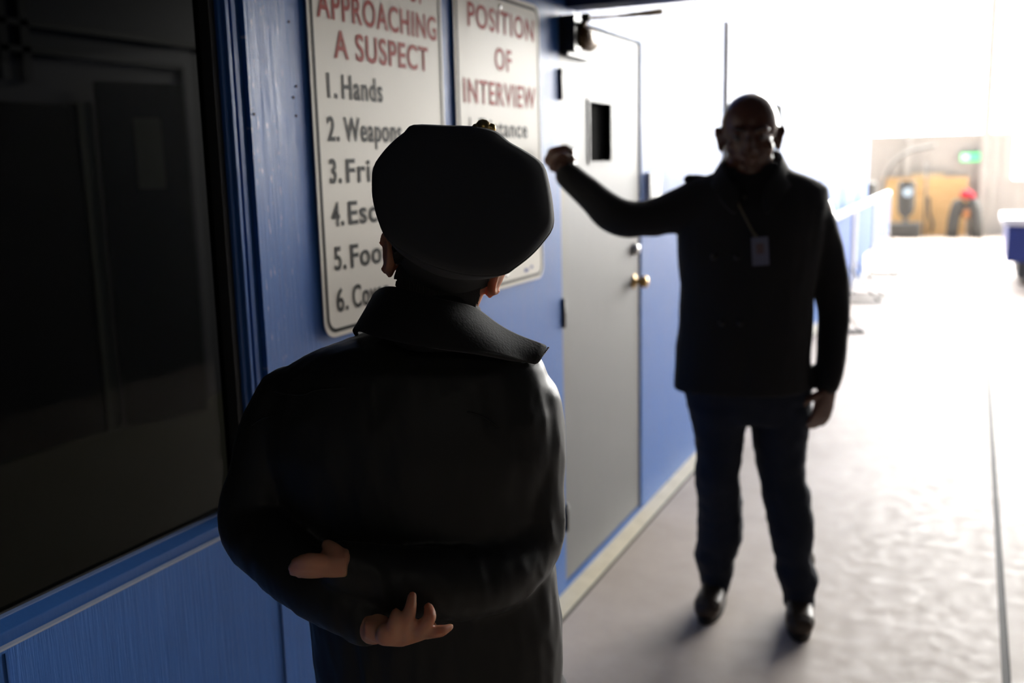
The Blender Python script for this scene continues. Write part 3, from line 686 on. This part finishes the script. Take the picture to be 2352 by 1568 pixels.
# jacket
bm = bmesh.new()
frame_rings(bm, [(752, 880, 1130, .12, .02), (778, 800, 1195, .145, .02), (800, 735, 1225, .16, .01), (835, 670, 1250, .18), (880, 628, 1268, .205), (940, 600, 1285, .235), (1020, 604, 1285, .25), (1120, 640, 1270, .25), (1230, 672, 1268, .245), (1330, 700, 1280, .245), (1420, 712, 1289, .25), (1500, 722, 1291, .255), (1568, 733, 1291, .26), (1680, 735, 1300, .26), (1700, 740, 1296, .25)], G, e=2.3)
tube(bm, [hp(668, 925, G), hp(634, 1000, G-.005), hp(612, 1090, G-.012), hp(590, 1200, G-.03), hp(640, 1272, G-.09), hp(735, 1352, G-.15), hp(838, 1425, G-.185)], [.058, .056, .055, .060, .054, .047, .036], n=20)
tube(bm, [hp(1206, 925, G), hp(1216, 1000, G-.005), hp(1216, 1110, G-.012), hp(1206, 1240, G-.03), hp(1120, 1325, G-.10), hp(960, 1338, G-.155), hp(790, 1298, G-.18)], [.056, .057, .057, .060, .056, .048, .034], n=20)
def jw(p):
    q = V((p.x*9, p.y*9, p.z*5)); w_ = noise.noise(q)*.0045
    q2 = V((p.x*22, p.y*22, p.z*9)); w_ += (0.5-abs(noise.noise(q2+V((3, 8, 2)))))*.004
    fold = V((p.x*34, p.y*34, p.z*14+p.x*30)); w_ += abs(noise.noise(fold))*-.0035*(1 if p.z < 1.12 else .5)
    return w_
obj('jacket', bake(bm, .0055, 5, jw), JACK, t1, True, 'black softshell jacket')
# yoke seams on the back
dgm = bpy.data.objects['jacket']
from mathutils.bvhtree import BVHTree
bvj = BVHTree.FromPolygons([v.co.copy() for v in dgm.data.vertices], [list(p.vertices) for p in dgm.data.polygons])
def press(px, py, off=.0006):
    d = ray(px, py); h = bvj.ray_cast(CAM, d); return (h[0]-d*off) if h[0] else hp(px, py, G-.13)
for L in (((632, 900), (660, 905), (695, 907), (720, 897), (750, 893), (790, 892)), ((1075, 946), (1100, 953), (1130, 970), (1145, 983)), ((580, 975), (600, 962), (625, 955))):
    bm = bmesh.new(); tube(bm, [press(*p) for p in L], [.0014]*len(L), n=6, k=4); obj('seam', bm, JACK, dgm, True)
# collar: stand + spread wings open toward the right
bm = bmesh.new()
frame_rings(bm, [(790, 880, 1125, .16, .01), (745, 872, 1118, .155, .01), (700, 880, 1100, .15, .01), (672, 892, 1082, .14, .01), (668, 900, 1070, .12, .01)], G, e=2.0)
grid = []
top = [(862, 690, G+.09), (858, 680, G+.04), (880, 662, G-.02), (915, 660, G-.065), (980, 684, G-.088), (1045, 698, G-.075), (1090, 706, G-.035), (1128, 742, G-.025), (1185, 775, G-.02), (1256, 797, G-.01)]
low = [(835, 790, G+.10), (815, 770, G+.05), (813, 752, G-.03), (850, 772, G-.095), (940, 792, G-.128), (1040, 806, G-.125), (1110, 812, G-.105), (1160, 822, G-.085), (1195, 830, G-.06), (1228, 834, G-.03)]
for k in (0, .12, .4, .7, 1): 
    grid.append([hp(*a)*(1-k)+hp(*b)*k-FWD*.012*math.sin(k*math.pi) for a, b in zip(top, low)])
col = obj('collar', bake(bm, .006, 4), FLEE, t1, True, 'black fleece-lined collar')
solid('collar_wing', grid, FLEE, col, .009)
bm = bmesh.new(); a = hp(1256, 797, G-.01); b = hp(1228, 834, G-.03); nT = 13
for i in range(nT):
    p = a.lerp(b, (i+.5)/nT)+RGT*.003; box(bm, p-V((.0012, .0012, .0011)), p+V((.0012, .0012, .0011)))
obj('zipper_teeth', bm, BLKMET, col)
# trousers and shoes
bm = bmesh.new(); frame_rings(bm, [(1620, 770, 1270, .22), (1700, 765, 1280, .24), (1780, 770, 1285, .23)], G)
for hip in (hipL, hipR): tube(bm, [hip-V((0, 0, .02)), V((hip.x, hip.y, .46)), V((hip.x, hip.y, .10))], [.105, .078, .068], n=20)
obj('trousers', bake(bm, .01, 4, wr(.004, 10)), TROU, t1, True)
for hip in (hipL, hipR):
    bm = bmesh.new(); b_ = V((hip.x, hip.y, 0)); tube(bm, [b_+V((0, 0, .055))-FWD*.05, b_+V((0, 0, .055))+FWD*.03, b_+V((0, 0, .040))+FWD*.17], [.05, .048, .036], n=16); tube(bm, [b_+V((0, 0, .06)), b_+V((0, 0, .15))], [.048, .05], n=14)
    me = bake(bm, .006, 2)
    for v in me.vertices: v.co.z = max(v.co.z, 0.001)
    obj('shoe', me, mat('black shoe', (.01, .01, .01), .3), t1)
settle(t1)

# ---------------- person 2 : tall man facing us
Dm = 3.42
t2 = tag(empty('person', V((-0.66, 3.50, 0))), 'person in long black coat and jeans with shaved head, fist against the blue wall', 'person')
mf = -ray(1715, 600); mf.z = 0; mf.normalize(); mr = V((-mf.y, mf.x, 0))                       # he faces the viewpoint
hc = hp(1722, 303, Dm); hup = V((0, 0, 1)); hfw2 = (mf+V((0, 0, -.10))).normalized(); hup = (hup-hfw2*hup.dot(hfw2)).normalized(); hr2 = hfw2.cross(hup)
bm = bmesh.new(); head(bm, hc+hup*-.012, hr2, hup, hfw2, 1.17, .012, 1.08)
ball(bm, hc-hup*.105+hfw2*.04, .072, .05, .045, seg=20)
tube(bm, [hc-hup*.06-hfw2*.02, hp(1722, 400, Dm+.02), hp(1722, 450, Dm+.02)], [.068, .070, .080], n=20)
frame_rings(bm, [(425, 1660, 1800, .14), (460, 1600, 1860, .2), (560, 1600, 1850, .24), (720, 1610, 1840, .25), (860, 1600, 1850, .24), (940, 1610, 1840, .22)], Dm, e=2.1)
Ae, Aw = hp(1425, 500, Dm-.05), hp(1312, 405, Dm+.02)
tube(bm, [hp(1590, 470, Dm), hp(1510, 495, Dm-.03), Ae, hp(1360, 445, Dm-.01), Aw], [.06, .052, .045, .04, .030])
Be, Bw = hp(1915, 690, Dm+.02), hp(1903, 885, Dm-.06)
tube(bm, [hp(1870, 480, Dm), hp(1905, 590, Dm+.02), Be, Bw], [.06, .052, .045, .030])
_f = lambda x, y: ((CAM+ray(x, y)*(CAM.z/-ray(x, y).z))-CAM).dot(FWD)
OL = _f(1618, 1434)+.17-Dm; OR = _f(1838, 1474)+.17-Dm
for ankx, anky, kx, ky, hx, o_ in ((1642, 1350, 1652, 1130, 1650, OL), (1834, 1385, 1805, 1130, 1790, OR)):
    tube(bm, [hp(hx, 930, Dm), hp(kx, ky, Dm), hp(ankx, anky, Dm+o_)], [.085, .055, .038], n=16)
    f_ = hp(ankx, anky, Dm+o_); tube(bm, [V((f_.x, f_.y, .07)), V((f_.x, f_.y, .06))+mf*.06], [.03, .025], n=12)
# raised fist: back of the hand to us, knuckles to the wall
kd = (hp(1266, 345, Dm+.10)-Aw).normalized()
tube(bm, [Aw, hp(1296, 388, Dm+.03), hp(1283, 366, Dm+.045)], [.031, .034, .030], n=18)
tube(bm, [hp(1270, 352, Dm+.05), hp(1298, 346, Dm+.05)], [.022, .022], n=16); tube(bm, [hp(1266, 368, Dm+.05), hp(1300, 376, Dm+.05)], [.026, .024], n=16)
for k in range(4):
    y_ = 344+14.5*k; x_ = (0, 3, 2, -3)[k]
    tube(bm, [hp(1272, y_+2, Dm+.075), hp(1300+x_, y_-2, Dm+.075), hp(1313+x_, y_+2, Dm+.05), hp(1311+x_, y_+5, Dm+.022), hp(1296+x_, y_+7, Dm+.014)], [.0115, .0120, .0115, .0108, .0095], n=12, k=4)
tube(bm, [hp(1268, 385, Dm+.02), hp(1276, 366, Dm+.004), hp(1290, 356, Dm-.002), hp(1302, 358, Dm+.004)], [.014, .0125, .0115, .009], n=12, k=4)
# hanging hand
hd = (hp(1885, 950, Dm-.07)-Bw).normalized()
hand(bm, Bw-V((0, 0, .012)), hd, FWD-RGT*.5, -RGT, (.35, .4, .45, .5), 1.12, spread=.05, r=.0092)
obj('body', bake(bm, .005, 2), SKIN2, t2)
for sx in (-1, 1):
    eye(hc-hup*.012, hr2, hfw2, hup, sx, 1.17, 1.08, t2)
# coat
bm = bmesh.new()
frame_rings(bm, [(372, 1668, 1795, .17, .01), (392, 1652, 1822, .19, .01), (410, 1610, 1872, .2), (430, 1575, 1900, .22), (470, 1562, 1905, .26), (520, 1556, 1895, .28), (590, 1556, 1880, .29), (660, 1562, 1868, .29), (740, 1558, 1864, .29), (800, 1552, 1860, .29), (860, 1549, 1860, .29), (893, 1548, 1862, .29)], Dm, e=2.3)
tube(bm, [hp(1610, 468, Dm), hp(1545, 488, Dm-.015), hp(1480, 503, Dm-.04), hp(1418, 498, Dm-.05), hp(1362, 452, Dm-.02), hp(1306, 404, Dm+.02)], [.086, .074, .062, .064, .056, .046], n=20)
tube(bm, [hp(1850, 478, Dm), hp(1880, 545, Dm+.01), hp(1906, 640, Dm+.02), hp(1916, 730, Dm+.01), hp(1908, 830, Dm-.03), hp(1899, 878, Dm-.05)], [.082, .072, .064, .055, .050, .046], n=20)
coat = obj('coat', bake(bm, .008, 4, wr(.006, 9, s=(1, 1, .6))), WOOL, t2, True, 'long black wool coat')
bvc = BVHTree.FromPolygons([v.co.copy() for v in coat.data.vertices], [list(p.vertices) for p in coat.data.polygons])
def prc(px, py, off=.004):
    d = ray(px, py); h = bvc.ray_cast(CAM, d); return (h[0]-d*off) if h[0] else hp(px, py, Dm-.14)
# turned up collar
grid = []
ct = [(1800, 352), (1802, 356), (1780, 385), (1745, 425)]; 
topc = [(1752, 440, -.14), (1785, 392, -.11), (1798, 352, -.02), (1780, 345, .10), (1722, 345, .13), (1672, 350, .10), (1655, 372, -.02), (1668, 400, -.11), (1700, 440, -.14)]
lowc = [(1760, 500, -.155), (1805, 440, -.145), (1832, 402, -.03), (1800, 400, .12), (1722, 400, .15), (1650, 400, .12), (1628, 408, -.03), (1640, 445, -.145), (1690, 500, -.155)]
for k in (0, .35, .7, 1): grid.append([hp(a[0], a[1], Dm+a[2])*(1-k)+hp(b[0], b[1], Dm+b[2])*k for a, b in zip(topc, lowc)])
solid('coat_collar', grid, WOOL, coat, .012)
for (px, py) in ((1710, 450), (1686, 468), (1658, 742), (1640, 590), (1692, 590), (1700, 742)):
    bm = bmesh.new(); p = prc(px, py, 0); cyl(bm, p-mf*.004, p+mf*.006, .012, .010, n=14); obj('button', bm, BLKMET, coat, True)
bm = bmesh.new(); tube(bm, [hp(1625, 414, Dm), hp(1600, 410, Dm), hp(1580, 412, Dm)], [.016, .014, .015], n=10); ball(bm, hp(1584, 408, Dm-.01), .012, seg=10); ball(bm, hp(1612, 410, Dm-.01), .010, seg=10)
obj('epaulette', bm, WOOL, coat, True)
# jeans
bm = bmesh.new()
frame_rings(bm, [(840, 1570, 1855, .24), (900, 1572, 1862, .25), (940, 1582, 1860, .24), (962, 1590, 1857, .22)], Dm)
frame_rings(bm, [(930, 1578, 1722, .22), (975, 1590, 1712, .21), (1040, 1600, 1702, .20), (1095, 1597, 1698, .19), (1140, 1600, 1702, .18, OL*.3), (1185, 1603, 1706, .18, OL*.5), (1230, 1602, 1704, .18, OL*.65), (1262, 1598, 1693, .17, OL*.8), (1278, 1594, 1686, .17, OL*.85), (1310, 1606, 1684, .15, OL), (1350, 1613, 1671, .14, OL), (1362, 1614, 1668, .13, OL)], Dm, e=2.2)
frame_rings(bm, [(930, 1718, 1862, .22), (975, 1724, 1856, .21), (1040, 1733, 1848, .20), (1095, 1743, 1847, .19), (1130, 1750, 1861, .18, OR*.3), (1180, 1760, 1866, .18, OR*.5), (1240, 1770, 1865, .18, OR*.7), (1285, 1783, 1861, .17, OR*.85), (1308, 1781, 1872, .17, OR), (1322, 1785, 1878, .17, OR), (1345, 1794, 1871, .16, OR), (1380, 1801, 1867, .14, OR), (1392, 1803, 1864, .13, OR)], Dm, e=2.2)
obj('jeans', bake(bm, .008, 3, wr(.005, 12, s=(1, 1, 1.6))), JEAN, t2, True, 'dark indigo jeans')
# boots
for (tx, ty, lx, akx, aky) in ((1618, 1434, 0, 1642, 1360), (1838, 1474, 0, 1835, 1385)):
    d = ray(tx, ty); toe = CAM+d*(CAM.z/-d.z); toe.z = 0
    tD = (toe-CAM).dot(FWD); ak = hp(akx, aky, tD+.16); ak.z = 0; dr = (toe-ak).normalized(); a = toe-dr*.232; sd = V((dr.y, -dr.x, 0))
    bm = bmesh.new(); up = V((0, 0, 1))
    loft(bm, [ell(a+dr*x+up*(z0+z1)/2, sd*w, up*((z1-z0)/2), 20, 2.6) for x, w, z0, z1 in ((-.085, .020, .03, .09), (-.075, .034, .022, .12), (-.03, .040, .02, .15), (.03, .041, .02, .14), (.08, .044, .02, .115), (.14, .050, .02, .095), (.19, .050, .02, .085), (.22, .040, .02, .072), (.232, .020, .024, .055))])
    tube(bm, [a-dr*.015+up*.09, a-dr*.02+up*.20], [.048, .058], n=18)
    boot = obj('boot', bake(bm, .005, 3), LEATH, t2, True, 'brown leather work boot')
    bm = bmesh.new(); loft(bm, [[a+dr*x*k_+sd*y*k_+up*z for x, y in [(.075+.165*math.cos(t_/24*2*math.pi), (.042+.012*math.cos(t_/24*2*math.pi))*math.sin(t_/24*2*math.pi)) for t_ in range(24)]] for z, k_ in ((.001, 1.0), (.022, 1.01), (.026, .98))])
    obj('sole', bm, SOLE, boot)
    bm = bmesh.new()
    for k in range(4):
        c_ = a+dr*(.03+.028*k)+up*(.152-.016*k); tube(bm, [c_-sd*.022, c_+up*.006, c_+sd*.022], [.0028]*3, n=6)
    obj('laces', bm, SOLE, boot, True)
settle(t2)
# his badge on a lanyard
p = prc(1746, 577, .03); tb = tag(empty('id_badge', p), 'pale ID badge on a cord hanging at the chest of the coated man', 'badge')
rotb = Matrix((mr, mf, V((0, 0, 1)))).transposed() @ Matrix.Rotation(math.radians(-4), 3, 'Y')
def crd(name, hx, hz, off, m_, par):
    bm = bmesh.new(); vs = box(bm, (-hx, -.0015, -hz), (hx, .0015, hz))
    for v in vs: v.co = rotb @ (v.co+V((0, off, 0)))+p
    return obj(name, bm, m_, par)
cd = crd('card', .027, .046, 0.002, CARD, tb); 
bm = bmesh.new(); vs = box(bm, (-.012, .003, -.008), (.012, .005, .026))
for v in vs: v.co = rotb @ v.co+p
obj('portrait', bm, CARD2, cd)
bm = bmesh.new(); q = [prc(1675, 420, .008), prc(1690, 455, .008), prc(1712, 500, .008), prc(1733, 540, .010)]; tube(bm, q, [.0035]*4, n=8); tube(bm, [prc(1733, 538, .012), prc(1742, 548, .012)], [.006, .005], n=8)
obj('lanyard', bm, CORD, tb, True); settle(tb)
